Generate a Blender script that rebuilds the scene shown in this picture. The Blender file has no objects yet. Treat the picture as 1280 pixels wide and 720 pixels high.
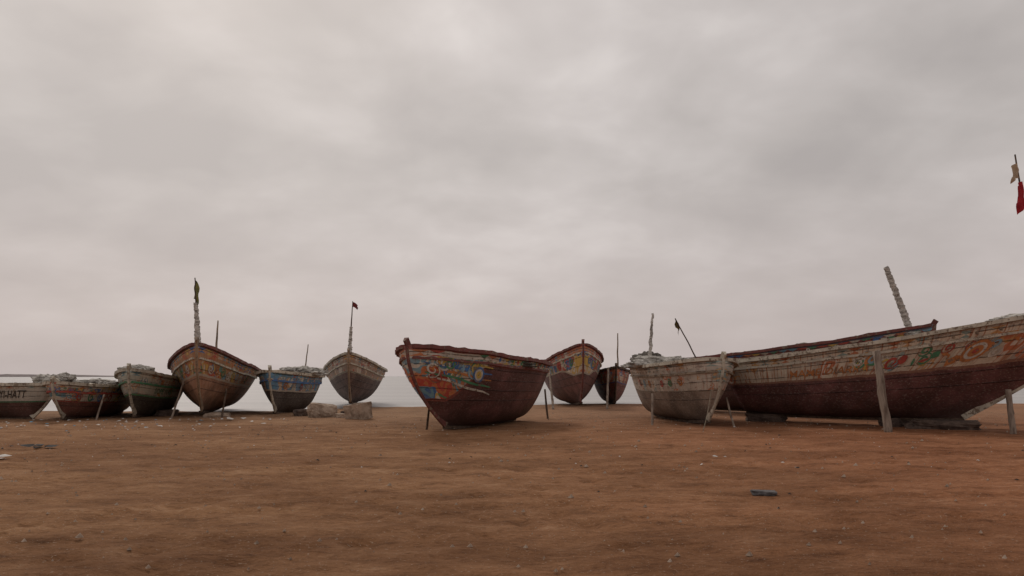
import bpy, bmesh, math, random
from mathutils import Vector, Matrix, noise, Euler
random.seed(7)
scene=bpy.context.scene
scene.view_settings.view_transform='Standard'
scene.view_settings.look='None'
scene.view_settings.exposure=0
def R(a): return math.radians(a)

# ---------------------------------------------------------------- node helper
class NT:
    def __init__(s,nt): s.nt=nt; s.n=nt.nodes; s.l=nt.links
    def new(s,t,**k):
        n=s.n.new(t)
        for a,b in k.items(): setattr(n,a,b)
        return n
    def set(s,sock,v):
        if isinstance(v,bpy.types.NodeSocket): s.l.new(v,sock)
        elif v is not None:
            if isinstance(v,(tuple,list)) and len(v)==3 and sock.type=='RGBA': v=tuple(v)+(1,)
            sock.default_value=v
    def math(s,op,a,b=None,c=None,clamp=False):
        n=s.new('ShaderNodeMath',operation=op,use_clamp=clamp)
        s.set(n.inputs[0],a)
        if b is not None: s.set(n.inputs[1],b)
        if c is not None: s.set(n.inputs[2],c)
        return n.outputs[0]
    def mix(s,f,a,b,mode='MIX'):
        n=s.new('ShaderNodeMix',data_type='RGBA',blend_type=mode)
        s.set(n.inputs[0],f); s.set(n.inputs[6],a); s.set(n.inputs[7],b)
        return n.outputs[2]
    def noise(s,vec,scale,detail=4,rough=.55,dist=0.):
        n=s.new('ShaderNodeTexNoise'); s.set(n.inputs['Vector'],vec)
        n.inputs['Scale'].default_value=scale; n.inputs['Detail'].default_value=detail
        n.inputs['Roughness'].default_value=rough; n.inputs['Distortion'].default_value=dist
        return n.outputs[0]
    def mapping(s,vec,scale=(1,1,1),loc=(0,0,0),rot=(0,0,0)):
        n=s.new('ShaderNodeMapping'); s.set(n.inputs[0],vec)
        n.inputs['Scale'].default_value=scale; n.inputs['Location'].default_value=loc
        n.inputs['Rotation'].default_value=rot
        return n.outputs[0]
    def ss(s,x,a,b):
        n=s.new('ShaderNodeMapRange',interpolation_type='SMOOTHSTEP')
        s.set(n.inputs[0],x); s.set(n.inputs[1],a); s.set(n.inputs[2],b)
        n.inputs[3].default_value=0; n.inputs[4].default_value=1
        return n.outputs[0]
    def ramp(s,x,stops,interp='LINEAR'):
        n=s.new('ShaderNodeValToRGB'); s.set(n.inputs[0],x)
        cr=n.color_ramp; cr.interpolation=interp
        while len(cr.elements)<len(stops): cr.elements.new(0.5)
        for e,(p,c) in zip(cr.elements,stops):
            e.position=p; e.color=(c[0],c[1],c[2],1)
        return n.outputs[0]

def new_mat(name):
    m=bpy.data.materials.new(name); m.use_nodes=True
    t=NT(m.node_tree)
    b=m.node_tree.nodes['Principled BSDF']
    b.inputs['Roughness'].default_value=.8
    b.inputs['Specular IOR Level'].default_value=.25
    return m,t,b

def simple_mat(name,col,col2=None,scale=8,rough=.85,bump=.3,stretch=(1,1,1),bs=None):
    m,t,b=new_mat(name)
    tc=t.new('ShaderNodeTexCoord').outputs['Object']
    v=t.mapping(tc,scale=stretch)
    n=t.noise(v,scale,4,.65)
    if col2 is None: col2=tuple(c*.5 for c in col)
    c=t.ramp(n,[(.32,col2),(.6,col)])
    t.set(b.inputs['Base Color'],c); b.inputs['Roughness'].default_value=rough
    bp=t.new('ShaderNodeBump'); bp.inputs['Strength'].default_value=bump; bp.inputs['Distance'].default_value=.03
    t.set(bp.inputs['Height'],t.noise(v,bs or scale*3,3,.7)); t.set(b.inputs['Normal'],bp.outputs[0])
    return m

PAL_A=[(.5,.07,.045),(.62,.54,.43),(.05,.16,.4),(.64,.42,.09),(.07,.26,.14),(.66,.61,.52),(.56,.19,.07),(.15,.33,.42)]
PAL_B=[(.64,.59,.5),(.46,.1,.06),(.58,.52,.43),(.58,.31,.11),(.1,.26,.32),(.64,.59,.5),(.46,.22,.11),(.53,.48,.4)]
PAL_W=[(.7,.64,.55),(.6,.54,.45),(.62,.34,.13),(.7,.64,.54),(.42,.37,.32),(.58,.18,.08),(.65,.59,.5),(.25,.36,.34)]

def hull_mat(name,low,band,pal,v0=.62,mural=.5,wear=.5,rust=.4,seed=0,strip=(.05,.06,.2),mural_scale=3.,upper=None,wood=(.2,.15,.11),bowmur=0.,drop=0.,L=10,lowrust=.15,dust=.16):
    m,t,b=new_mat(name)
    band=tuple(min(.72,c*1.22) for c in band)
    uv=t.new('ShaderNodeUVMap'); uv.uv_map='UVMap'
    sep=t.new('ShaderNodeSeparateXYZ'); t.set(sep.inputs[0],uv.outputs[0])
    U,V=sep.outputs[0],sep.outputs[1]
    ob=t.new('ShaderNodeTexCoord').outputs['Object']
    obs=t.mapping(ob,loc=(seed*3.7,seed*1.3,seed*2.1))
    lown=t.noise(obs,1.3,3,.6)
    wob=t.math('MULTIPLY',t.math('SUBTRACT',lown,.5),.05)
    Vw=t.math('ADD',V,wob)
    lowc=t.mix(t.ss(lown,.35,.7),tuple(c*.62 for c in low),tuple(min(1,c*1.35+.012) for c in low))
    mv=t.mapping(uv.outputs[0],scale=(mural_scale,mural_scale*2.0,1),loc=(seed*5.1,seed*2.7,0))
    dn=t.new('ShaderNodeTexNoise'); t.set(dn.inputs['Vector'],mv); dn.inputs['Scale'].default_value=.8; dn.inputs['Detail'].default_value=1.5
    mvd=t.mix(1.,mv,t.mix(1,dn.outputs['Color'],(1.6,1.6,0),'MULTIPLY'),'ADD')
    vo=t.new('ShaderNodeTexVoronoi'); vo.voronoi_dimensions='2D'; t.set(vo.inputs['Vector'],mvd); vo.inputs['Scale'].default_value=1
    sc=t.new('ShaderNodeSeparateColor'); t.set(sc.inputs[0],vo.outputs['Color'])
    pc=t.ramp(sc.outputs[0],[(i/8.,c) for i,c in enumerate(pal)],'CONSTANT')
    ring=t.math('GREATER_THAN',t.math('SINE',t.math('MULTIPLY',vo.outputs['Distance'],15.)),.1)
    pc2=t.ramp(sc.outputs[1],[(i/8.,c) for i,c in enumerate(pal[3:]+pal[:3])],'CONSTANT')
    pc=t.mix(t.math('MULTIPLY',ring,.9),pc,pc2)
    mm=t.math('LESS_THAN',sc.outputs[2],mural)
    if bowmur>0:
        mm=t.math('MAXIMUM',t.math('LESS_THAN',U,bowmur),mm)
    bandc=t.mix(t.ss(lown,.35,.65),tuple(c*.72 for c in band),band)
    bandc=t.mix(mm,bandc,pc)
    fl=t.math('FLOOR',t.math('MULTIPLY',U,2.6))
    rn=t.new('ShaderNodeTexWhiteNoise'); rn.noise_dimensions='1D'; t.set(rn.inputs[1],t.math('ADD',fl,seed*1.37))
    seg=t.ramp(rn.outputs[0],[(i/8.,c) for i,c in enumerate(pal)],'CONSTANT')
    fr=t.math('ABSOLUTE',t.math('SUBTRACT',t.math('FRACT',t.math('MULTIPLY',U,2.6)),.5))
    tri=t.math('LESS_THAN',t.math('MULTIPLY',t.math('ABSOLUTE',t.math('SUBTRACT',V,.915)),13),fr)
    seg=t.mix(tri,seg,band)
    segm=t.math('MULTIPLY',t.math('GREATER_THAN',Vw,.88),t.math('LESS_THAN',Vw,.955))
    bandc=t.mix(segm,bandc,seg)
    topm=t.math('GREATER_THAN',Vw,.955)
    bandc=t.mix(topm,bandc,upper or strip)
    if drop>0:
        fall=t.math('SUBTRACT',1.,t.ss(U,.5,bowmur+.5))
        v0e=t.math('SUBTRACT',v0,t.math('MULTIPLY',fall,drop))
    else: v0e=v0
    d0=t.math('SUBTRACT',Vw,v0e)
    isband=t.math('GREATER_THAN',d0,0.)
    c=t.mix(isband,lowc,bandc)
    sm=t.math('MULTIPLY',t.math('GREATER_THAN',d0,-.035),t.math('LESS_THAN',d0,0.))
    c=t.mix(sm,c,strip)
    wv=t.mapping(uv.outputs[0],scale=(.8,7,1),loc=(seed*1.7,seed,0))
    wn=t.noise(wv,2.6,5,.72)
    wn2=t.noise(obs,7.,4,.7)
    wsum=t.math('ADD',t.math('MULTIPLY',wn,.6),t.math('MULTIPLY',wn2,.4))
    wth=.64-.14*wear
    wmask=t.ss(wsum,wth,wth+.05)
    woodc=t.mix(t.noise(t.mapping(uv.outputs[0],scale=(2,40,1)),2,2),tuple(x*.45 for x in wood),tuple(x*1.8 for x in wood))
    c=t.mix(t.math('MULTIPLY',wmask,t.math('ADD',.35,t.math('MULTIPLY',isband,.35))),c,woodc)
    cn=t.noise(t.mapping(obs,scale=(1,1,1.6)),14.,3,.75)
    c=t.mix(t.math('MULTIPLY',t.ss(cn,.55,.63),.6*wear),c,(.56,.51,.44))
    rv=t.mapping(uv.outputs[0],scale=(5.5,.9,1),loc=(seed*.7,seed*.3,0))
    rr=t.noise(rv,2.2,4,.7)
    rk=t.math('ADD',lowrust*rust,t.math('MULTIPLY',isband,rust*(1-lowrust)))
    c=t.mix(t.math('MULTIPLY',t.ss(rr,.5,.64),rk),c,(.38,.12,.04))
    rr2=t.noise(t.mapping(rv,loc=(9,3,1)),3.1,4,.7)
    c=t.mix(t.math('MULTIPLY',t.ss(rr2,.52,.74),.42),c,(.06,.045,.036))
    c=t.mix(t.math('ADD',dust*.4,t.math('MULTIPLY',lown,dust)),c,(.3,.25,.21))
    botshade=t.math('SUBTRACT',1.,t.ss(t.math('ADD',V,t.math('MULTIPLY',lown,.18)),.06,.4))  # hull darkened towards the keel: underside shade painted into the colour
    c=t.mix(t.math('MULTIPLY',botshade,.72),c,(.05,.03,.023))
    fp=t.math('FRACT',t.math('MULTIPLY',V,7.))
    seam=t.math('SUBTRACT',1.,t.ss(t.math('ABSOLUTE',t.math('SUBTRACT',fp,.5)),.02,.06))
    seam=t.math('MULTIPLY',seam,t.math('MULTIPLY',t.ss(V,.2,.35),t.ss(wn2,.35,.55)))
    c=t.mix(t.math('MULTIPLY',seam,.65),c,(.025,.018,.015))
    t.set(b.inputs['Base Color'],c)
    t.set(b.inputs['Roughness'],t.math('ADD',.62,t.math('MULTIPLY',wmask,.3)))
    h=t.math('SUBTRACT',t.math('MULTIPLY',wn,.6),t.math('ADD',t.math('MULTIPLY',seam,1.3),t.math('MULTIPLY',wmask,.3)))
    h=t.math('ADD',h,t.math('MULTIPLY',wn2,.9))
    bp=t.new('ShaderNodeBump'); bp.inputs['Strength'].default_value=.8; bp.inputs['Distance'].default_value=.03
    t.set(bp.inputs['Height'],h); t.set(b.inputs['Normal'],bp.outputs[0])
    return m

def paint_mat(name,col,wear=.5):
    m,t,b=new_mat(name)
    ob=t.new('ShaderNodeTexCoord').outputs['Object']
    n=t.noise(ob,6,5,.72)
    c=t.mix(t.ss(t.noise(ob,2.5,2),.3,.7),tuple(x*.65 for x in col),col)
    c=t.mix(t.ss(n,.62-.14*wear,.67-.14*wear),c,(.2,.15,.11))
    c=t.mix(t.math('MULTIPLY',t.ss(t.noise(t.mapping(ob,scale=(3,3,.5)),4,3,.7),.52,.7),.38),c,(.06,.045,.036))
    c=t.mix(.12,c,(.3,.25,.21))
    t.set(b.inputs['Base Color'],c); b.inputs['Roughness'].default_value=.75
    bp=t.new('ShaderNodeBump'); bp.inputs['Strength'].default_value=.6; bp.inputs['Distance'].default_value=.02
    t.set(bp.inputs['Height'],n); t.set(b.inputs['Normal'],bp.outputs[0])
    return m

P=dict(cream=paint_mat('paint_cream',(.64,.58,.47),.6),white=paint_mat('paint_white',(.7,.66,.58),.5),
 red=paint_mat('paint_red',(.48,.065,.045),.6),orange=paint_mat('paint_orange',(.6,.22,.06),.6),
 yellow=paint_mat('paint_yellow',(.66,.46,.1),.6),blue=paint_mat('paint_blue',(.05,.19,.48),.6),
 cyan=paint_mat('paint_light_blue',(.26,.44,.54),.6),green=paint_mat('paint_green',(.06,.28,.14),.6),
 black=paint_mat('paint_black',(.035,.03,.03),.2),maroon=paint_mat('paint_maroon',(.19,.045,.04),.5),
 tan=paint_mat('paint_tan',(.42,.29,.19),.6),
 wood=simple_mat('weathered_wood',(.34,.27,.2),(.1,.07,.05),6,.9,.6,(1,1,1)),
 darkwood=simple_mat('old_dark_wood',(.13,.09,.065),(.04,.028,.02),6,.9,.6))
WRAP=simple_mat('rope_wrapped_pole',(.66,.62,.57),(.16,.14,.12),5,.95,.9,(1,1,3))
NET=simple_mat('net_and_sheeting',(.58,.55,.5),(.12,.1,.085),7,.95,1.)
NETD=simple_mat('dark_nets',(.16,.14,.12),(.04,.035,.03),7,.95,1.)
ROPE=simple_mat('rope',(.3,.25,.18),(.12,.1,.08),20,.95,.6)
STONE=simple_mat('stone',(.46,.36,.28),(.2,.14,.1),3.5,.95,.9,bs=14)
STONED=simple_mat('dark_stone',(.14,.1,.08),(.05,.035,.03),3.5,.95,.9,bs=14)
POST=simple_mat('post_wood',(.32,.255,.205),(.12,.085,.065),9,.95,.9,(1,1,.15))

def mesh_obj(name,verts,faces,mats,uvs=None,smooth=True,parent=None):
    me=bpy.data.meshes.new(name); me.from_pydata([tuple(v) for v in verts],[],faces)
    for mt in mats: me.materials.append(mt)
    if uvs:
        ul=me.uv_layers.new(name='UVMap')
        for lp in me.loops: ul.data[lp.index].uv=uvs[lp.vertex_index]
    me.polygons.foreach_set('use_smooth',[smooth]*len(me.polygons))
    me.update()
    o=bpy.data.objects.new(name,me); scene.collection.objects.link(o)
    if parent: o.parent=parent
    return o

def sweep(path,prof_fn):
    V=[];F=[];n=None
    for i,p in enumerate(path):
        a=path[max(0,i-1)]; c=path[min(len(path)-1,i+1)]
        tan=(c-a).normalized()
        ref=Vector((0,0,1)) if abs(tan.z)<.85 else Vector((0,1,0))
        side=tan.cross(ref).normalized(); up=side.cross(tan).normalized()
        pr=prof_fn(i,p,tan,side,up); n=len(pr); V+=pr
    for i in range(len(path)-1):
        for j in range(n):
            k=(j+1)%n
            F.append((i*n+j,i*n+k,(i+1)*n+k,(i+1)*n+j))
    F.append(tuple(range(n))[::-1]); F.append(tuple((len(path)-1)*n+j for j in range(n)))
    return V,F

def tube(name,path,r,mat,parent=None,seg=8,jit=0,smooth=True,seed=0):
    path=[Vector(p) for p in path]
    def pf(i,p,tan,s,u):
        rr=r(i/(len(path)-1)) if callable(r) else r
        out=[]
        for k in range(seg):
            a=2*math.pi*k/seg
            q=rr*(1+jit*noise.noise(Vector((i*1.7+seed,k*2.3,seed*.7))))
            out.append(p+s*math.cos(a)*q+u*math.sin(a)*q)
        return out
    V,F=sweep(path,pf)
    return mesh_obj(name,V,F,[mat],parent=parent,smooth=smooth)

def lerp(a,b,t): return a+(b-a)*t
def pole_path(a,b,n=14,bend=.03,seed=0):
    a=Vector(a);b=Vector(b);L=(b-a).length
    return [a.lerp(b,i/n)+Vector((noise.noise(Vector((i*.25,seed,0))),noise.noise(Vector((0,i*.25,seed))),0))*bend*L*.5*(1 if i else 0) for i in range(n+1)]

class Hull:
    def __init__(s,L,B,zs,zm,zb,rake=1.6,tr=.55,tm=.45,zk0=0.,rock=.15,e0=.38,e1=.4,seed=0,pf=2.,qf=.8,rake_s=.5,rx=1.7):
        s.__dict__.update(locals())
    def f(s,t):
        if t>s.tm:
            x=(t-s.tm)/(1-s.tm); return max(0.,1-x**s.pf)**s.qf
        x=(s.tm-t)/s.tm
        return 1-(1-s.tr)*x**2.2
    def zg(s,t):
        a,b,c=s.zs,s.zm,s.zb
        return a*(1-t)*(1-2*t)+4*b*t*(1-t)+c*t*(2*t-1)
    def zk(s,t):
        x=abs(2*t-1); return s.zk0+s.rock*x**3.
    def P(s,side,t,u,inner=0.):
        x1=max(0.,(t-s.tm)/(1-s.tm))
        e=s.e0+s.e1*x1**2
        w=s.B/2*s.f(t)*(u**e if u>0 else 0)
        z=s.zk(t)+(s.zg(t)-s.zk(t))*u
        w+=.035*noise.noise(Vector((t*s.L*.8,u*2,s.seed+side)))*(s.f(t))*(1 if u>0 else 0)
        z+=.04*noise.noise(Vector((t*s.L*.6,s.seed*3.1,side)))*u*min(1,(1-t)*6)
        xb=s.L/2-s.rake*(1-u)**s.rx; xs=-s.L/2+s.rake_s*(1-u)
        x=lerp(xs,xb,t)
        if inner:
            w=max(0,w-inner); z+=inner*(1-u)*1.2
            x=lerp(x,x-inner*2*(1 if t>.5 else -1),abs(2*t-1)**4)
        return Vector((x,side*w,z))
    def N(s,side,t,u):
        a=s.P(side,min(1,t+.01),u)-s.P(side,t-.01,u); b=s.P(side,t,min(1,u+.02))-s.P(side,t,u-.02)
        n=a.cross(b).normalized()
        if n.y*side<0: n=-n
        return n

def build_boat(pos,psi,H,mat,rail='cream',rail2=None,roll=0,pitch=0,thwarts=6,railw=.09,beak=.15,stem=None):
    e=bpy.data.objects.new('fishing_boat',None); e.empty_display_size=.5
    scene.collection.objects.link(e)
    nt,nu=56,18
    V=[];UV=[];F=[]
    us=[(k/nu)**1.9 for k in range(nu+1)]
    def tt(i):
        x=i/nt; return 1-(1-x)**1.25
    for side in (1,-1):
        for inner in (0,.055):
            base=len(V)
            for i in range(nt+1):
                t=tt(i)
                for u in us:
                    V.append(H.P(side,t,u,inner)); UV.append(((1-t)*H.L,u))
            for i in range(nt):
                for k in range(nu):
                    a=base+i*(nu+1)+k; q=(a,a+1,a+nu+2,a+nu+1)
                    if (side>0)!=(inner>0): q=q[::-1]
                    F.append(q)
            if inner:
                b0=base-(nt+1)*(nu+1)
                for i in range(nt):
                    a=b0+i*(nu+1)+nu; c=base+i*(nu+1)+nu
                    F.append((a,c,c+nu+1,a+nu+1) if side<0 else (a,a+nu+1,c+nu+1,c))
    n1=(nt+1)*(nu+1)
    for k in range(nu):
        a=k; b=2*n1+k
        F.append((a,b,b+1,a+1))
        a=n1+k; b=3*n1+k
        F.append((a,a+1,b+1,b))
    mesh_obj('hull',V,F,[mat],UV,True,e)
    parts=[(1.0,railw,.11,rail)]
    if rail2: parts.append((rail2[1],.05,.07,rail2[0]))
    for side in (1,-1):
        for (u,w,h,mn) in parts:
            path=[H.P(side,tt(i),u) for i in range(0,nt)]
            def pf(i,p,tan,s,up):
                o=Vector((0,side,0)); z=Vector((0,0,1))
                j=.03*noise.noise(Vector((i*.5,u,H.seed)))
                return [p-o*.06+z*(h*.35+j),p+o*(w+j)+z*(h*.35+j),p+o*(w+j)-z*(h*.65),p-o*.02-z*(h*.65)]
            vv,ff=sweep(path,pf)
            mesh_obj('gunwale_rail' if u==1 else 'rub_rail',vv,ff,[P[mn]],smooth=False,parent=e)
    path=[H.P(1,1,u)+Vector((0,0,0)) for u in [i/14 for i in range(15)]]
    path.append(path[-1]+Vector((beak*.7,0,beak)))
    def pf(i,p,tan,s,up):
        y=Vector((0,1,0)); w=.045
        nrm=Vector((tan.z,0,-tan.x)).normalized()
        return [p+nrm*.05+y*w*.6,p+nrm*.05-y*w*.6,p-nrm*.12-y*w*1.6,p-nrm*.12+y*w*1.6]
    vv,ff=sweep(path,pf)
    mesh_obj('stem_post',vv,ff,[P[stem or rail]],smooth=False,parent=e)
    path=[H.P(1,i/20,0)-Vector((0,0,.03)) for i in range(21)]
    def pf(i,p,tan,s,up):
        y=Vector((0,1,0));z=Vector((0,0,1))
        return [p+y*.1+z*.05,p-y*.1+z*.05,p-y*.08-z*.05,p+y*.08-z*.05]
    vv,ff=sweep(path,pf); mesh_obj('keel',vv,ff,[P['darkwood']],smooth=False,parent=e)
    VV=[];FF=[]
    def box(c,dx,dy,dz,rz=0):
        b=len(VV); m=Matrix.Rotation(rz,3,'Z')
        for sx in(-1,1):
            for sy in(-1,1):
                for sz in(-1,1):
                    VV.append(Vector(c)+m@Vector((sx*dx,sy*dy,sz*dz)))
        for q in((0,1,3,2),(4,6,7,5),(0,4,5,1),(2,3,7,6),(0,2,6,4),(1,5,7,3)): FF.append(tuple(b+x for x in q))
    for i in range(thwarts):
        t=.1+.75*i/max(1,thwarts-1)
        p=H.P(1,t,.93); box((p.x,0,p.z+.02),.1,abs(p.y)-.05,.025)
    for i in range(18):
        t=.05+.85*i/17
        for side in(1,-1):
            p=H.P(side,t,1.); box((p.x,p.y-side*.1,p.z-.1),.035,.03,.16)
    mesh_obj('thwarts_and_ribs',VV,FF,[P['wood']],smooth=False,parent=e)
    VV=[];FF=[];n=8
    for i in range(n+1):
        t=.84+.155*i/n
        for j in range(5):
            p=H.P(1,t,.97); VV.append(Vector((p.x,p.y*.93*(j/2-1),p.z+.03*(1-(j/2-1)**2))))
    for i in range(n):
        for j in range(4):
            a=i*5+j; FF.append((a,a+5,a+6,a+1))
    mesh_obj('foredeck',VV,FF,[P['wood']],smooth=False,parent=e)
    M=Matrix.Rotation(R(psi),4,'Z')@Matrix.Rotation(R(pitch),4,'Y')@Matrix.Rotation(R(roll),4,'X')
    tipw=(M@Vector((H.L/2,0,0)))
    e.matrix_world=Matrix.Translation(Vector((pos[0],pos[1],0))-Vector((tipw.x,tipw.y,0)))@M
    return e

def hull_pt(H,side,s,v,off=.012):
    t=max(.02,min(.985,1-s/H.L)); v=max(.03,min(.98,v))
    return H.P(side,t,v)+H.N(side,t,v)*off
def decal(e,H,side,s,v,shape,size,mn,rot=0,off=.012):
    hgt=H.zg(1-s/H.L)
    if shape=='disc': pts=[(math.cos(a)*.5,math.sin(a)*.5) for a in [2*math.pi*i/14 for i in range(14)]]
    elif shape=='diamond': pts=[(.5,0),(0,.5),(-.5,0),(0,-.5)]
    elif shape=='rect': pts=[(.5,.5),(0,.5),(-.5,.5),(-.5,-.5),(0,-.5),(.5,-.5)]
    elif shape=='tri': pts=[(-.5,-.5),(0,-.5),(.5,-.5),(0,.5)]
    elif shape=='leaf': pts=[(x*.5,math.sin((x+1)*math.pi/2)*.22) for x in [-1,-.6,-.2,.2,.6,1]]+[(x*.5,-math.sin((x+1)*math.pi/2)*.1) for x in [.6,.2,-.2,-.6]]
    c,sn=math.cos(rot),math.sin(rot)
    V=[hull_pt(H,side,s,v,off)]
    for x,y in pts:
        X,Y=(x*c-y*sn)*size,(x*sn+y*c)*size
        V.append(hull_pt(H,side,s+X,v+Y/hgt,off))
    n=len(pts); F=[(0,1+i,1+(i+1)%n) for i in range(n)]
    mesh_obj('painted_'+shape,V,F,[P[mn]],smooth=False,parent=e)
def stroke(e,H,side,pts,wd,mn,off=.014):
    V=[];F=[];n=len(pts)
    for i,(s,v) in enumerate(pts):
        a=pts[max(0,i-1)];b=pts[min(n-1,i+1)]
        h=H.zg(1-s/H.L)
        dx,dy=b[0]-a[0],(b[1]-a[1])*h; l=math.hypot(dx,dy) or 1
        w=wd*(.35+.65*math.sin(math.pi*(i+.5)/n))
        nx,ny=-dy/l*w/2,dx/l*w/2
        V+=[hull_pt(H,side,s+nx,v+ny/h,off),hull_pt(H,side,s-nx,v-ny/h,off)]
    for i in range(n-1): F.append((2*i,2*i+1,2*i+3,2*i+2))
    mesh_obj('painted_scroll',V,F,[P[mn]],smooth=False,parent=e)
def scroll(e,H,side,s,v,r,mn,wd=.07,turns=1.4,ph=0,flip=1,off=.014):
    h=H.zg(1-s/H.L); pts=[]
    for i in range(18):
        a=i/17*turns*2*math.pi; rr=r*(1-.78*i/17)
        pts.append((s+rr*math.cos(a*flip+ph),v+rr*math.sin(a*flip+ph)/h))
    stroke(e,H,side,pts,wd,mn,off)
def text_decal(e,H,side,s,v,body,size,mn,off=.02,sx=1.):
    cu=bpy.data.curves.new('t','FONT'); cu.body=body; cu.size=size; cu.offset=.012*size
    cu.resolution_u=2
    o=bpy.data.objects.new('t',cu); scene.collection.objects.link(o)
    dg=bpy.context.evaluated_depsgraph_get(); me=bpy.data.meshes.new_from_object(o.evaluated_get(dg))
    bpy.data.objects.remove(o)
    V=[]
    for vv in me.vertices:
        x,y=vv.co.x*sx,vv.co.y
        ss=s+x if side>0 else s-x
        h=H.zg(max(0,min(1,1-ss/H.L)))
        V.append(hull_pt(H,side,ss,v+y/h,off))
    F=[tuple(p.vertices) for p in me.polygons]
    mesh_obj('painted_name',V,F,[P[mn]],smooth=False,parent=e)

def local(e,p): return e.matrix_world.inverted()@Vector(p)

def flag(name,p,w,h,mat,parent,ang=0,seed=0,droop=.5):
    V=[];F=[];n=10
    rot=parent.matrix_world.to_3x3().inverted()
    d=rot@Vector((math.cos(ang),math.sin(ang),0)); pr=rot@Vector((-math.sin(ang),math.cos(ang),0))
    for i in range(n+1):
        for j in range(n+1):
            a=i/n;b=j/n
            q=Vector(p)+d*(a*w*(1-droop*.5))-Vector((0,0,b*h+a*a*w*droop))
            q+=pr*(.18*w*math.sin(a*7+b*2.3+seed)*a**.5)+d*(.06*w*math.sin(b*9+seed))
            if i>7: q-=Vector((0,0,1))*.1*h*noise.noise(Vector((j*1.3,seed,i)))
            V.append(q)
    for i in range(n):
        for j in range(n):
            a=i*(n+1)+j; F.append((a,a+1,a+n+2,a+n+1))
    return mesh_obj(name,V,F,[mat],parent=parent)

def heap(name,c,size,mat,parent=None,seed=0,rz=0,sharp=1.,sub=5):
    bm=bmesh.new(); bmesh.ops.create_icosphere(bm,subdivisions=sub,radius=1)
    s=Vector((seed*7.3,seed*2.1,seed))
    for v in bm.verts:
        p=v.co.copy()
        d=1+.35*noise.noise(p*1.3+s)+.28*sharp*(abs(noise.noise(p*2.9+s)))+.2*sharp*noise.noise(p*6+s)+.09*noise.noise(p*14+s)
        p*=d
        if p.z<-.35: p.z=-.35
        v.co=Vector((p.x*size[0],p.y*size[1],p.z*size[2]))
    me=bpy.data.meshes.new(name); bm.to_mesh(me); bm.free(); me.materials.append(mat)
    for f in me.polygons: f.use_smooth=True
    o=bpy.data.objects.new(name,me); scene.collection.objects.link(o)
    o.rotation_euler=(0,0,rz); o.location=c
    if parent: o.parent=parent
    return o

def rock(name,c,size,mat,seed=0,rz=0,k=.35,rot=(0,0)):
    bm=bmesh.new(); bmesh.ops.create_cube(bm,size=2)
    bmesh.ops.subdivide_edges(bm,edges=bm.edges,cuts=9,use_grid_fill=True)
    s=Vector((seed*3.3,seed*1.7,seed))
    for v in bm.verts:
        p=v.co.copy(); r=p.normalized()*1.35
        p=p.lerp(r,k)
        p+=p.normalized()*(.3*k/.35*noise.noise(p*.9+s)+.13*noise.noise(p*2.6+s)+.05*noise.noise(p*7+s))
        v.co=Vector((p.x*size[0]/2,p.y*size[1]/2,p.z*size[2]/2))
    me=bpy.data.meshes.new(name); bm.to_mesh(me); bm.free(); me.materials.append(mat)
    o=bpy.data.objects.new(name,me); scene.collection.objects.link(o)
    o.location=c; o.rotation_euler=(rot[0],rot[1],rz); return o

# open-topped concrete trough / crate
def crate(name,c,size,mat,rz=0,wall=.09,tilt=(0,0)):
    bm=bmesh.new(); X,Y,Z=[q/2 for q in size]
    def ring(x,y,z): return [bm.verts.new((sx*x,sy*y,z)) for sx,sy in((-1,-1),(1,-1),(1,1),(-1,1))]
    a=ring(X*.94,Y*.94,-Z); b=ring(X,Y,Z); cc=ring(X-wall,Y-wall,Z); dd=ring(X-wall,Y-wall,-Z*.4)
    bm.faces.new(a[::-1])
    for r0,r1 in((a,b),(b,cc),(cc,dd)):
        for i in range(4): bm.faces.new((r0[i],r0[(i+1)%4],r1[(i+1)%4],r1[i]))
    bm.faces.new(dd)
    bmesh.ops.subdivide_edges(bm,edges=bm.edges,cuts=4,use_grid_fill=True)
    for v in bm.verts: v.co+=v.co.normalized()*.035*noise.noise(v.co*6)
    me=bpy.data.meshes.new(name); bm.to_mesh(me); bm.free(); me.materials.append(mat)
    o=bpy.data.objects.new(name,me); scene.collection.objects.link(o)
    o.location=c; o.rotation_euler=(tilt[0],tilt[1],rz); return o

# ================================================================ BOATS
boats={}
def az2psi(a): return (90-a)-180
cols=['blue','green','yellow','white','orange','red','cyan']

H=Hull(12,2.4,1.2,1.18,1.3,rake=.9,seed=1,qf=.45,rock=.05,e0=.45,e1=.2)
m=hull_mat('hull_paint_1',(.09,.025,.02),(.55,.52,.45),PAL_W,v0=.5,mural=.0,wear=.3,rust=.15,seed=1,strip=(.05,.2,.1),L=12)
b=build_boat((-16.95,28.4),-14,H,m,'cream',roll=-3); boats[1]=b
text_decal(b,H,-1,2.05,.6,"YAYI-HATT",.4,'black',sx=.66)
H=Hull(7,2.2,1.3,1.2,1.38,rake=1.0,seed=2,qf=.6,rock=.1)
m=hull_mat('hull_paint_2',(.17,.05,.035),(.54,.48,.4),PAL_A,v0=.5,mural=.4,wear=.5,rust=.35,seed=2,strip=(.35,.05,.03),bowmur=1.0,L=7,mural_scale=4)
b=build_boat((-16.2,27),az2psi(-7),H,m,'cream',('red',.76)); boats[2]=b
for i,s in enumerate([.9,1.5,2.1,2.8,3.5]): scroll(b,H,1,s,.62,.17,['red','green','blue','red','yellow'][i],ph=i)
H=Hull(6.2,2.2,1.55,1.5,1.85,rake=1.0,seed=3,qf=.65,rock=.1)
m=hull_mat('hull_paint_3',(.055,.05,.04),(.48,.48,.4),PAL_B,v0=.48,mural=.4,wear=.4,rust=.3,seed=3,strip=(.05,.22,.1),L=7,mural_scale=4,upper=(.55,.51,.43))
b=build_boat((-14.3,28.5),az2psi(-10),H,m,'cream',('green',.74)); boats[3]=b
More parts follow.
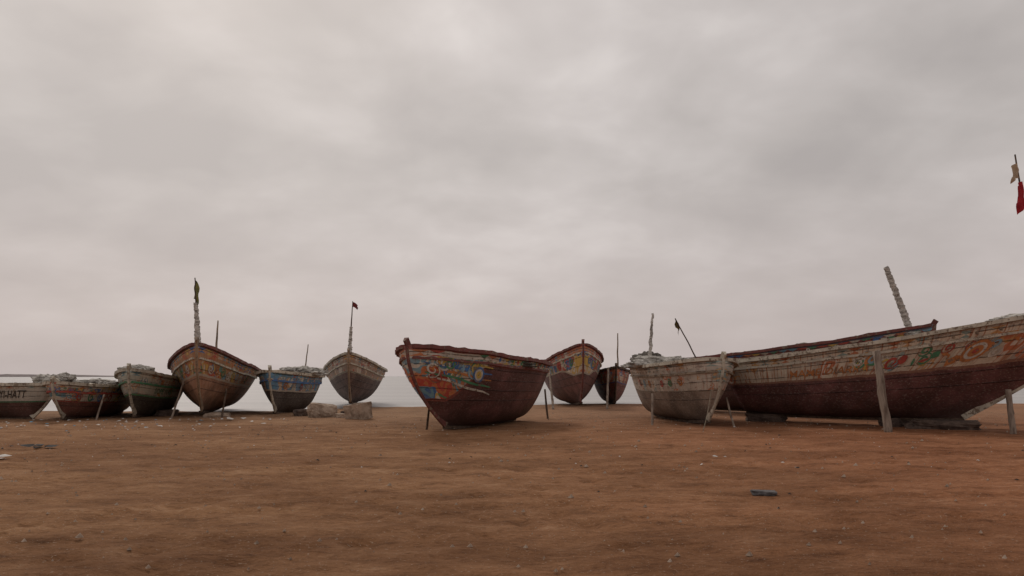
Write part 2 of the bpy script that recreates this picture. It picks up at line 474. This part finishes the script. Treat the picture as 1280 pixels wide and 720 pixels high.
text_decal(b,H,1,1.2,.55,"SOPE NABY",.3,'green')
H=Hull(14,3.65,2.2,1.9,2.8,rake=2.4,seed=4,rock=.1,e0=.4,e1=.3,tr=.4,zk0=.12,pf=1.9,qf=.75)
m=hull_mat('hull_paint_4',(.4,.21,.13),(.46,.24,.12),PAL_A,v0=.58,mural=.55,wear=.55,rust=.6,seed=4,strip=(.5,.43,.34),L=14,mural_scale=3.2,upper=(.12,.07,.06),wood=(.27,.19,.14),lowrust=.7)
b=build_boat((-11.6,28),az2psi(-15.5),H,m,'maroon',('cream',.8),stem='tan'); boats[4]=b
for side in(1,-1):
    for i in range(9):
        scroll(b,H,side,.8+.55*i,.68,.2,['white','orange','green','white','yellow','cyan'][i%6],ph=i,flip=1 if i%2 else -1,wd=.08)
H=Hull(8,2.4,1.7,1.6,1.82,rake=1.2,seed=5,qf=.65,rock=.1)
m=hull_mat('hull_paint_5',(.05,.045,.045),(.1,.28,.45),PAL_B,v0=.56,mural=.35,wear=.5,rust=.35,seed=5,strip=(.5,.45,.38),L=8,mural_scale=4,upper=(.4,.28,.17))
b=build_boat((-9.9,31.2),az2psi(-4),H,m,'cream',('blue',.78)); boats[5]=b
for i in range(5): scroll(b,H,1,.8+.7*i,.66,.17,['orange','white','red','white','yellow'][i],ph=i*2)
H=Hull(14,3.5,2.2,1.95,2.75,rake=2.4,seed=6,e0=.4,e1=.3,tr=.4,zk0=.1,pf=1.9,qf=.75)
m=hull_mat('hull_paint_6',(.11,.06,.05),(.36,.26,.2),PAL_B,v0=.66,mural=.5,wear=.5,rust=.5,seed=6,strip=(.4,.35,.27),L=14,mural_scale=3,upper=(.12,.07,.06),dust=.08)
b=build_boat((-8.15,38),az2psi(-8.5),H,m,'cream',('cream',.8),stem='tan'); boats[6]=b
# MAIN maroon boat
H=Hull(7.8,3.3,1.95,2.1,2.45,rake=2.0,rx=2.0,seed=7,tr=.72,tm=.45,e0=.36,e1=.42,qf=.68,zk0=.03,rock=.08,pf=2.1,rake_s=.8)
m=hull_mat('hull_paint_7',(.115,.032,.032),(.46,.38,.31),PAL_A,v0=.86,mural=.75,wear=.3,rust=.15,seed=7,strip=(.24,.06,.045),bowmur=2.3,drop=.5,L=9,mural_scale=2.4,upper=(.24,.06,.05),dust=.12)
b=build_boat((-2.82,21.2),az2psi(24.5),H,m,'maroon',('maroon',.86),roll=3); boats[7]=b
rs=random.Random(5)
for i in range(18):
    s=rs.uniform(.3,2.2); v=rs.uniform(.54+.1*s,.82)
    scroll(b,H,1,s,v,rs.uniform(.1,.24),cols[i%7],wd=rs.uniform(.05,.09),ph=rs.uniform(0,6),flip=rs.choice((-1,1)),off=.01+.0008*i)
for k,(sz,c) in enumerate([(.46,'blue'),(.34,'white'),(.22,'yellow')]):
    decal(b,H,1,2.0,.7,'disc',sz,c,off=.035+.004*k)
for i in range(6):
    stroke(b,H,1,[(.25+.34*j,.9-.05*i-.012*j*i*.5+.012*math.sin(j*1.5+i)) for j in range(8)],.07,['white','yellow','blue','orange','green','white'][i],off=.012+.002*i)
for i in range(16):
    decal(b,H,1,2.9+.27*i,.93,'tri' if i%2 else 'diamond',.15,cols[(i*3)%7],off=.012)
for i in range(10):
    s=rs.uniform(.3,2.0); scroll(b,H,-1,s,rs.uniform(.5,.85),rs.uniform(.1,.22),rs.choice(cols),ph=i,off=.01+.0008*i)
H=Hull(12,3.5,2.4,2.35,3.2,rake=2.0,seed=8,tr=.5,e0=.38,e1=.35,zk0=.1,pf=1.9,qf=.75)
m=hull_mat('hull_paint_8',(.13,.035,.032),(.4,.22,.17),PAL_A,v0=.68,mural=.7,wear=.35,rust=.2,seed=8,strip=(.45,.38,.3),bowmur=2.,drop=.15,L=12,mural_scale=2.8,upper=(.35,.05,.04))
b=build_boat((3.65,37.8),az2psi(-2),H,m,'maroon',('cream',.86),roll=2,stem='maroon'); boats[8]=b
for i in range(12): scroll(b,H,-1 if i%2 else 1,.6+.35*i,.74,.2,cols[i%7],ph=i,wd=.09)
H=Hull(8,2.3,1.95,1.8,2.1,rake=1.4,seed=9)
m=hull_mat('hull_paint_9',(.2,.045,.035),(.38,.12,.08),PAL_A,v0=.6,mural=.4,wear=.4,rust=.3,seed=9,L=8)
b=build_boat((5.8,42.5),az2psi(3),H,m,'darkwood'); boats[9]=b
H=Hull(7.2,2.6,1.95,1.9,2.15,rake=1.1,rx=2.0,seed=10,tr=.7,qf=.55,e0=.42,e1=.45,zk0=.06,rock=.1)
m=hull_mat('hull_paint_10',(.22,.17,.135),(.52,.47,.4),PAL_W,v0=.52,mural=.25,wear=.85,rust=.5,seed=10,strip=(.3,.24,.18),L=7,mural_scale=4,wood=(.24,.19,.15))
b=build_boat((6.55,24),az2psi(-8),H,m,'cream',('wood',.8),roll=-3,railw=.12); boats[10]=b
for i in range(7): scroll(b,H,-1,1.6+.6*i,.66,.14,['orange','green','red','white','orange','cyan','red'][i],ph=i)
H=Hull(11.6,3.4,2.05,2.68,3.7,rake=4.2,rx=1.35,seed=11,tr=.5,tm=.5,e0=.42,e1=.5,zk0=.26,rock=.06,pf=2.4,qf=.7,rake_s=.6)
m=hull_mat('hull_paint_11',(.12,.03,.034),(.58,.5,.39),PAL_W,v0=.58,mural=.34,wear=.45,rust=.95,seed=11,strip=(.25,.12,.08),L=11,mural_scale=2.2,upper=(.58,.52,.43),lowrust=.12)
c0=(8.0,28.05)
b=build_boat((c0[0]+.766*11.6,c0[1]-.643*11.6),-40,H,m,'cream',('cream',.86),railw=.13,thwarts=7); boats[11]=b
rs=random.Random(11)
for i in range(34):
    s=rs.uniform(2.2,6.6)
    if i%3: scroll(b,H,-1,s,rs.uniform(.66,.82),rs.uniform(.1,.24),rs.choice(['orange','red','white','yellow','red','orange','green','cyan']),ph=rs.uniform(0,6),flip=rs.choice((-1,1)),wd=rs.uniform(.05,.1),off=.01+.0006*i)
    else: decal(b,H,-1,s,rs.uniform(.64,.82),rs.choice(['leaf','diamond','leaf']),rs.uniform(.2,.42),rs.choice(['orange','red','white','yellow','green']),rot=rs.uniform(0,3),off=.01+.0006*i)
for k,(sz,c) in enumerate([(.7,'orange'),(.52,'white'),(.36,'orange'),(.16,'red')]):
    decal(b,H,-1,3.1,.73,'disc',sz,c,off=.035+.004*k)
text_decal(b,H,-1,8.9,.63,"MAME DIARRA",.36,'orange',sx=1.2)
H=Hull(12.5,3.2,2.3,2.62,3.5,rake=2.6,seed=12,tr=.5,e0=.42,zk0=.15)
m=hull_mat('hull_paint_12',(.1,.03,.03),(.18,.045,.04),PAL_A,v0=.6,mural=.15,wear=.3,rust=.2,seed=12,strip=(.4,.35,.3),L=12,upper=(.12,.14,.2))
b=build_boat((15.6,28),-46,H,m,'maroon',('cream',.9),beak=.12); boats[12]=b
text_decal(b,H,-1,4.3,.86,"Borom Daaru",.34,'white')
for i in range(7): decal(b,H,-1,.5+.26*i,.9,'rect',.2,['cyan','red','yellow','green','white','blue','red'][i])
bpy.context.view_layer.update()

FL_Y=simple_mat('flag_cloth_yellow_green',(.3,.28,.09),(.06,.09,.06),6,.9,.1)
FL_R=simple_mat('flag_cloth_red',(.42,.03,.04),(.26,.02,.03),5,.9,.1)
FL_R2=simple_mat('flag_cloth_dull_red',(.22,.04,.04),(.1,.03,.03),5,.9,.1)
FL_D=simple_mat('flag_cloth_dark',(.05,.045,.04),(.2,.14,.03),6,.9,.1)
FL_W=simple_mat('flag_cloth_pale',(.5,.4,.28),(.38,.28,.2),6,.9,.1)
def mast(b,p0,p1,r0,r1,mat,wrapped=True,seed=0,name='mast'):
    a=local(b,p0);c=local(b,p1)
    n=40 if wrapped else 12
    return tube(name,pole_path(a,c,n,.03,seed),lambda t:lerp(r0,r1,t)*(1+(.1*math.sin(t*95+seed)+.2*noise.noise(Vector((t*9,seed,0))) if wrapped else 0)),mat,b,8,.4 if wrapped else .1,seed=seed)
b=boats[4]
mast(b,(-11.75,28.6,2.3),(-11.95,28.6,4.35),.13,.075,WRAP,True,1)
mast(b,(-11.94,28.6,4.3),(-12.03,28.6,5.3),.03,.02,P['darkwood'],False,1)
flag('flag',local(b,(-12.03,28.6,5.2)),.3,.7,FL_Y,b,ang=R(20),seed=1,droop=.9)
mast(b,(-11.5,29.6,2.3),(-11.47,29.6,3.75),.05,.025,P['wood'],False,3)
b=boats[6]
mast(b,(-8.25,38.7,2.4),(-8.2,38.7,4.1),.12,.07,WRAP,True,4)
mast(b,(-8.2,38.7,4.0),(-8.15,38.7,5.4),.035,.02,P['darkwood'],False,5)
flag('flag',local(b,(-8.15,38.7,5.35)),.36,.24,FL_R2,b,ang=R(5),seed=3,droop=.5)
mast(boats[5],(-9.6,35.3,1.5),(-9.45,35.3,3.05),.035,.02,P['wood'],False,6)
mast(boats[9],(5.95,43,1.8),(5.98,43,4.0),.05,.03,P['wood'],False,7)
b=boats[10]
mast(b,(5.12,28.6,1.7),(5.3,28.6,3.95),.09,.04,WRAP,True,8)
mast(b,(6.2,25.2,1.95),(5.42,25.2,3.5),.025,.018,P['darkwood'],False,9)
flag('flag',local(b,(5.42,25.2,3.5)),.3,.3,FL_D,b,ang=R(20),seed=5,droop=.9)
b=boats[12]
mast(b,(15.1,28.8,3.3),(14.3,28.8,5.75),.14,.1,WRAP,True,10)
b=boats[11]
mast(b,(14.45,20.4,3.0),(13.6,20,7.55),.035,.02,P['darkwood'],False,11)
flag('flag',local(b,(13.66,20,7.3)),.36,.4,FL_W,b,ang=R(195),seed=7,droop=.5)
flag('flag',local(b,(13.76,20,6.8)),.34,.75,FL_R,b,ang=R(200),seed=8,droop=.5)
def pile(bi,p,size,mat,seed,rz=0): heap('net_pile',local(boats[bi],p),size,mat,boats[bi],seed,rz)
pile(1,(-17.4,29.1,1.33),(.7,.5,.3),NET,1); pile(1,(-16.9,28.9,1.5),(.35,.3,.2),NET,2)
pile(3,(-14.7,29.8,1.72),(.45,.6,.28),NET,3); pile(2,(-16.4,30.2,1.25),(.8,.8,.2),NET,4)
pile(5,(-9.6,34.8,1.72),(.75,1,.3),NET,5); pile(5,(-9.9,33.4,1.65),(.6,.6,.18),NETD,15)
pile(10,(5.6,28.5,1.95),(.8,1.4,.36),NET,6); pile(10,(6.1,26.3,1.95),(.7,.9,.24),NET,7)
pile(10,(5.4,30.0,2.1),(.6,.7,.38),NETD,8)
pile(11,(15.3,22.0,3.1),(1.3,.8,.3),NET,9); pile(12,(12.6,31.2,2.5),(1.4,1.,.4),NETD,12)
pile(7,(-.6,25.3,1.9),(.8,1.3,.22),NETD,13); pile(12,(14.9,28.9,3.05),(.8,.6,.24),NET,14)

def prop(p0,p1,r,mat=POST,seed=0,name='wooden_prop'):
    o=tube(name,pole_path(p0,p1,12,.03,seed),lambda t:r*(1-.12*t),mat,None,9,.25,seed=seed); return o
prop((10.7,21.95,-.1),(10.68,22.35,2.32),.12,seed=1,name='wooden_post')
prop((14.03,21.6,-.1),(14.05,21.7,1.22),.085,seed=2,name='wooden_post')
prop((4.62,25.4,-.1),(4.75,25.9,1.0),.045,seed=3)
prop((7.0,24.2,-.1),(6.95,24.9,.9),.035,seed=4)
prop((-13.0,29.3,-.1),(-12.75,29.8,1.4),.04,seed=5)
prop((-11.2,29.7,-.1),(-11.3,30.3,1.1),.04,P['darkwood'],seed=6)
prop((-2.6,23.4,-.1),(-2.45,23.2,1.1),.035,P['darkwood'],seed=7)
prop((2.0,36.9,-.1),(1.9,38.9,1.8),.06,seed=8)
prop((4.65,37.6,-.1),(4.95,39.4,2.0),.06,seed=9)
prop((-15.1,27.9,-.1),(-15.2,28.6,.9),.035,seed=11)
prop((1.35,29,-.1),(1.25,29.1,1.1),.04,P['darkwood'],seed=12)
rock('stone_block',(13.1,23.4,.1),(1.7,.7,.34),STONED,1,R(-30))
rock('stone_block',(12.2,24.6,.1),(.8,.6,.36),STONED,2,R(20))
rock('stone_block',(9.0,27.3,.1),(1.2,.7,.34),STONED,3,R(-30))
rock('stone_block',(-7.45,30.2,.2),(1.0,.7,.58),STONE,4,R(15),.32,(0,R(8)))
crate('concrete_trough',(-5.75,28.8,.27),(.86,.62,.6),STONE,R(-28),.1,(R(7),R(-7)))
rock('stone_block',(-6.6,29.6,.06),(.35,.3,.2),STONE,25,R(10),.3)
rock('stone_block',(-11.6,30.3,.02),(.9,.7,.26),STONE,6,R(5))
rock('stone_block',(-6.55,30.3,.1),(.35,.3,.25),STONED,7,R(45))
rock('stone_block',(-8.6,31.4,.08),(.6,.4,.3),STONED,8,R(45))
rock('stone_block',(-13.9,31.0,.08),(.8,.5,.3),STONED,9,R(45))
def rope(p0,p1,sag,name='mooring_rope'):
    p0=Vector(p0);p1=Vector(p1)
    tube(name,[p0.lerp(p1,i/16)-Vector((0,0,sag*4*(i/16)*(1-i/16))) for i in range(17)],.012,ROPE,None,5)
rope((6.4,24.3,1.7),(5.6,22.6,.02),.2)

def shore(x):
    return 42.-5.5*(1/(1+math.exp(max(-40,min(40,(x+9)/1.2)))))+ .8*noise.noise(Vector((x*.25,0,3)))+ 4.5*max(0,min(1,(x+1)/5))
def axis(segs,far):
    a=[]
    for lo,hi,st in segs:
        x=lo
        while x<hi-1e-6: a.append(x); x+=st
    s=segs[0][2];pre=[];x=a[0]
    while x>-far: s*=1.5; x-=s; pre.append(x)
    s=segs[-1][2];post=[];x=a[-1]
    while x<far: s*=1.5; x+=s; post.append(x)
    return pre[::-1]+a+post
xs=axis([(-30,-10,.3),(-10,10,.1),(10,30,.3)],4000); ys=axis([(-2,3,.4),(3,18,.1),(18,50,.3)],4000)
V=[];F=[]
rs=random.Random(21)
dents={}
for k in range(22):
    x,y=rs.uniform(-9,9),rs.uniform(4.5,17); a=rs.uniform(-.5,.5)+(0 if rs.random()<.6 else 1.4)
    for i in range(14):
        px=x+math.cos(a)*i*.62-math.sin(a)*(.1 if i%2 else -.1); py=y+math.sin(a)*i*.62+math.cos(a)*(.1 if i%2 else -.1)
        a+=rs.uniform(-.06,.06)
        dents.setdefault((int(px//1),int(py//1)),[]).append((px,py))
for y in ys:
    for x in xs:
        d=y-shore(x)
        z=.035*noise.noise(Vector((x*.35,y*.5,0)))+.018*noise.noise(Vector((x*1.4,y*1.9,5)))
        if y<26 and abs(x)<18:
            z+=.026*noise.noise(Vector((x*2.6,y*3.2,9)))+.01*noise.noise(Vector((x*6,y*7,4)))
            # pair of old wheel ruts crossing the sand
            for ry in (8.2,9.7):
                dd=(y-(ry+.06*x+.5*math.sin(x*.16)))/.16
                if abs(dd)<3: z+=-.03*math.exp(-dd*dd)+.012*math.exp(-(abs(dd)-1.6)**2*3)
            for gx in (-1,0,1):
                for gy in (-1,0,1):
                    for (px,py) in dents.get((int(x//1)+gx,int(y//1)+gy),()):
                        r2=((x-px)**2+(y-py)**2)/.022
                        if r2<6: z+=-.045*math.exp(-r2)+.014*math.exp(-(r2-2.2)**2)
        if d>-5: z-=min(2.5,.0028*(d+5)**2+ (0.03*max(0,d)))
        V.append((x,y,z))
nx=len(xs)
for j in range(len(ys)-1):
    for i in range(nx-1):
        a=j*nx+i; F.append((a,a+1,a+nx+1,a+nx))
m,t,bs=new_mat('sand_ground')
ob=t.new('ShaderNodeTexCoord').outputs['Object']
sx=t.new('ShaderNodeSeparateXYZ'); t.set(sx.inputs[0],ob)
big=t.noise(t.mapping(ob,scale=(.6,1,1)),.3,4,.6)
mid=t.noise(t.mapping(ob,scale=(.6,1.1,1)),1.7,6,.74)
fine=t.noise(t.mapping(ob,scale=(.6,1.2,1)),11.,5,.78)
c=t.ramp(mid,[(.32,(.18,.088,.042)),(.46,(.315,.163,.08)),(.58,(.375,.203,.105)),(.72,(.49,.3,.175))])
c=t.mix(t.ss(big,.4,.6),t.mix(1,c,(.76,.71,.68),'MULTIPLY'),c)
hazered=t.ss(t.math('ADD',sx.outputs[0],t.math('MULTIPLY',t.math('SUBTRACT',big,.5),14)),-3.,9.)  # lens haze painted into the sand as a red tint towards the right
c=t.mix(t.math('MULTIPLY',hazered,.62),c,t.mix(1,c,(1.03,.76,.74),'MULTIPLY'))
c=t.mix(t.math('MULTIPLY',t.ss(fine,.47,.66),.6),c,t.mix(1,c,(.5,.44,.4),'MULTIPLY'))
peb=t.noise(ob,30,2,.6)
c=t.mix(t.math('MULTIPLY',t.ss(peb,.64,.7),.55),c,(.5,.4,.31))
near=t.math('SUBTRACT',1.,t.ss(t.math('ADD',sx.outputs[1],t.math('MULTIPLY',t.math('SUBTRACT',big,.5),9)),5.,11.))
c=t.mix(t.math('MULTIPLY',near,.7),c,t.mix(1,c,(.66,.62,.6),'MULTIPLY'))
dist=t.ss(t.math('ADD',sx.outputs[1],t.math('MULTIPLY',t.math('SUBTRACT',mid,.5),12)),20.,34.)
c=t.mix(t.math('MULTIPLY',dist,.35),c,(.36,.25,.17))
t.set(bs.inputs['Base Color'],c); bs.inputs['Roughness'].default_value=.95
bs.inputs['Specular IOR Level'].default_value=.1
bp=t.new('ShaderNodeBump'); bp.inputs['Strength'].default_value=1.; bp.inputs['Distance'].default_value=.09
hh=t.math('ADD',t.math('MULTIPLY',fine,.7),t.math('ADD',t.noise(ob,3.2,4,.65),t.math('MULTIPLY',peb,.2)))
t.set(bp.inputs['Height'],hh); t.set(bs.inputs['Normal'],bp.outputs[0])
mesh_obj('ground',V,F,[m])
m,t,bs=new_mat('sea_water')
ob=t.new('ShaderNodeTexCoord').outputs['Object']
wn=t.noise(t.mapping(ob,scale=(.06,.5,1)),.35,4,.6)
t.set(bs.inputs['Base Color'],t.ramp(wn,[(.35,(.3,.285,.28)),(.65,(.4,.385,.375))]))
bs.inputs['Roughness'].default_value=.35; bs.inputs['Specular IOR Level'].default_value=.4
bp=t.new('ShaderNodeBump'); bp.inputs['Strength'].default_value=.8; bp.inputs['Distance'].default_value=.2
t.set(bp.inputs['Height'],t.noise(t.mapping(ob,scale=(.25,1.,1)),1.0,5,.6)); t.set(bs.inputs['Normal'],bp.outputs[0])
mesh_obj('sea',[(-4500,30,-.13),(4500,30,-.13),(4500,6000,-.13),(-4500,6000,-.13)],[(0,1,2,3)],[m])
V=[];F=[]
for i in range(71):
    x=-1400+i*12.; a=min(1,i/6,(70-i)/30)
    h=max(.2,a*(5+4.5*noise.noise(Vector((i*.12,1,0)))+2.5*noise.noise(Vector((i*.9,2,0)))))
    V+=[(x,1300,-1),(x,1300,h),(x,1360,h*.9),(x,1400,-1)]
for i in range(70):
    for k in range(3):
        a=i*4+k; F.append((a,a+4,a+5,a+1))
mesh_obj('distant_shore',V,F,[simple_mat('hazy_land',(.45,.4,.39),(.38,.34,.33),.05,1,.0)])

rs=random.Random(3)
LW=simple_mat('litter_white',(.65,.62,.58),(.42,.4,.38),5); LD=simple_mat('litter_dark',(.04,.035,.035),(.02,.02,.02),5)
LB=simple_mat('litter_blue',(.15,.3,.4),(.1,.2,.3),5)
def scraps(name,pts,mat):
    V=[];F=[]
    for (x,y,s) in pts:
        b=len(V); n=7; st=rs.uniform(.5,1.); ro=rs.uniform(0,3)
        V.append((x,y,.03+.3*s))
        for k in range(n):
            a=2*math.pi*k/n+rs.random()*.6; r=s*rs.uniform(.4,1.2)
            u,v=math.cos(a)*r,math.sin(a)*r*st
            V.append((x+u*math.cos(ro)-v*math.sin(ro),y+u*math.sin(ro)+v*math.cos(ro),.015+rs.random()*s*.4))
        for k in range(n): F.append((b,b+1+k,b+1+(k+1)%n))
    mesh_obj(name,V,F,[mat],smooth=False)
pts=[(rs.uniform(-19,-8),rs.uniform(22,29),rs.uniform(.02,.1)) for _ in range(80)]+[(rs.uniform(-16,16),rs.uniform(12,30),rs.uniform(.012,.04)) for _ in range(90)]
pts+=[(-10.2,27.8,.28),(-9.9,28.4,.16),(-10.6,28.2,.12),(3.4,13.9,.05),(4.0,15.3,.06),(-9.9,15,.18),(-9.7,14.7,.1)]
scraps('paper_litter',pts,LW)
scraps('plastic_litter',[(rs.uniform(-18,-9),rs.uniform(22,28),rs.uniform(.03,.08)) for _ in range(18)]+[(-9.9,14.5,.12),(-9.6,14.1,.1),(6.5,27,.08),(-11.0,27.2,.12)],LB)
scraps('dark_litter',[(rs.uniform(-16,18),rs.uniform(9,30),rs.uniform(.015,.05)) for _ in range(120)]+[(-10.6,17.3,.2),(-10.3,17.2,.17),(-10.9,17.4,.15),(-11.2,17.3,.1),(-10.45,17.0,.1)],LD)
rock('driftwood_slab',(3.43,10.6,.02),(.3,.18,.06),simple_mat('slab_grey',(.14,.13,.13),(.05,.045,.045),9),21,R(-15))
V=[];F=[]
for _ in range(2600):
    x=rs.uniform(-22,22);y=rs.uniform(5,34);s=rs.uniform(.005,.028)*(1 if rs.random()<.9 else 1.8)
    b=len(V)
    V+=[(x-s,y,.01),(x,y-s*.8,.01),(x+s,y+.2*s,.01),(x,y+s,.01),(x+s*.2,y,.02+s*.8)]
    F+=[(b,b+1,b+4),(b+1,b+2,b+4),(b+2,b+3,b+4),(b+3,b,b+4)]
mesh_obj('pebbles',V,F,[STONE],smooth=False)

SUN_AZ,SUN_EL=-25,42
w=bpy.data.worlds.new('World'); scene.world=w; w.use_nodes=True
t=NT(w.node_tree); bg=w.node_tree.nodes['Background']; out=w.node_tree.nodes['World Output']
sky=t.new('ShaderNodeTexSky',sky_type='NISHITA'); sky.sun_disc=False
sky.sun_elevation=R(SUN_EL); sky.sun_rotation=R(SUN_AZ); sky.dust_density=4
t.set(bg.inputs[0],sky.outputs[0]); bg.inputs[1].default_value=.08
g=t.new('ShaderNodeTexCoord').outputs['Generated']
sp=t.new('ShaderNodeSeparateXYZ'); t.set(sp.inputs[0],g)
z=t.math('MAXIMUM',sp.outputs[2],0.)
den=t.math('ADD',z,.3)
cv=t.new('ShaderNodeCombineXYZ'); t.set(cv.inputs[0],t.math('DIVIDE',sp.outputs[0],den)); t.set(cv.inputs[1],t.math('DIVIDE',sp.outputs[1],den))
n1=t.noise(t.mapping(cv.outputs[0],loc=(3.1,1.7,0)),1.1,4,.5,.2)
n2=t.noise(t.mapping(cv.outputs[0],loc=(7.1,4.7,0)),3.6,4,.52,.2)
nn=t.math('ADD',t.math('MULTIPLY',n1,.62),t.math('MULTIPLY',n2,.38))
cl=t.ramp(nn,[(.37,(.46,.42,.40)),(.47,(.53,.485,.46)),(.55,(.6,.55,.525)),(.66,(.74,.685,.655))])
sd=Vector((math.sin(R(SUN_AZ))*math.cos(R(28)),math.cos(R(SUN_AZ))*math.cos(R(28)),math.sin(R(28))))
dp=t.new('ShaderNodeVectorMath',operation='DOT_PRODUCT'); t.set(dp.inputs[0],g); dp.inputs[1].default_value=sd
glow=t.math('POWER',t.math('MAXIMUM',dp.outputs['Value'],0.),6.)
k=t.math('ADD',.91,t.math('MULTIPLY',glow,.2))
kk=t.new('ShaderNodeCombineXYZ')
for i in range(3): t.set(kk.inputs[i],k)
cl=t.mix(1,cl,kk.outputs[0],'MULTIPLY')
hz=t.math('SUBTRACT',1.,t.ss(z,0.,.3))
cl=t.mix(t.math('MULTIPLY',hz,.7),cl,(.55,.47,.455))
bg2=t.new('ShaderNodeBackground'); t.set(bg2.inputs[0],cl); bg2.inputs[1].default_value=1.
ms=t.new('ShaderNodeMixShader'); ms.inputs[0].default_value=.94
t.l.new(bg.outputs[0],ms.inputs[1]); t.l.new(bg2.outputs[0],ms.inputs[2]); t.l.new(ms.outputs[0],out.inputs[0])
sl=bpy.data.lights.new('sun','SUN'); sl.energy=1.1; sl.angle=R(13); sl.color=(1,.92,.83)
so=bpy.data.objects.new('sun',sl); scene.collection.objects.link(so)
d=Vector((math.sin(R(SUN_AZ))*math.cos(R(SUN_EL)),math.cos(R(SUN_AZ))*math.cos(R(SUN_EL)),math.sin(R(SUN_EL))))
so.rotation_euler=(-d).to_track_quat('-Z','Y').to_euler()

cam=bpy.data.cameras.new('camera'); cam.sensor_width=36; cam.lens=36*950/1280; cam.clip_end=12000
co=bpy.data.objects.new('camera',cam); scene.collection.objects.link(co)
co.location=(0,0,1.6); co.rotation_euler=(R(90+6.6),0,0)
scene.camera=co
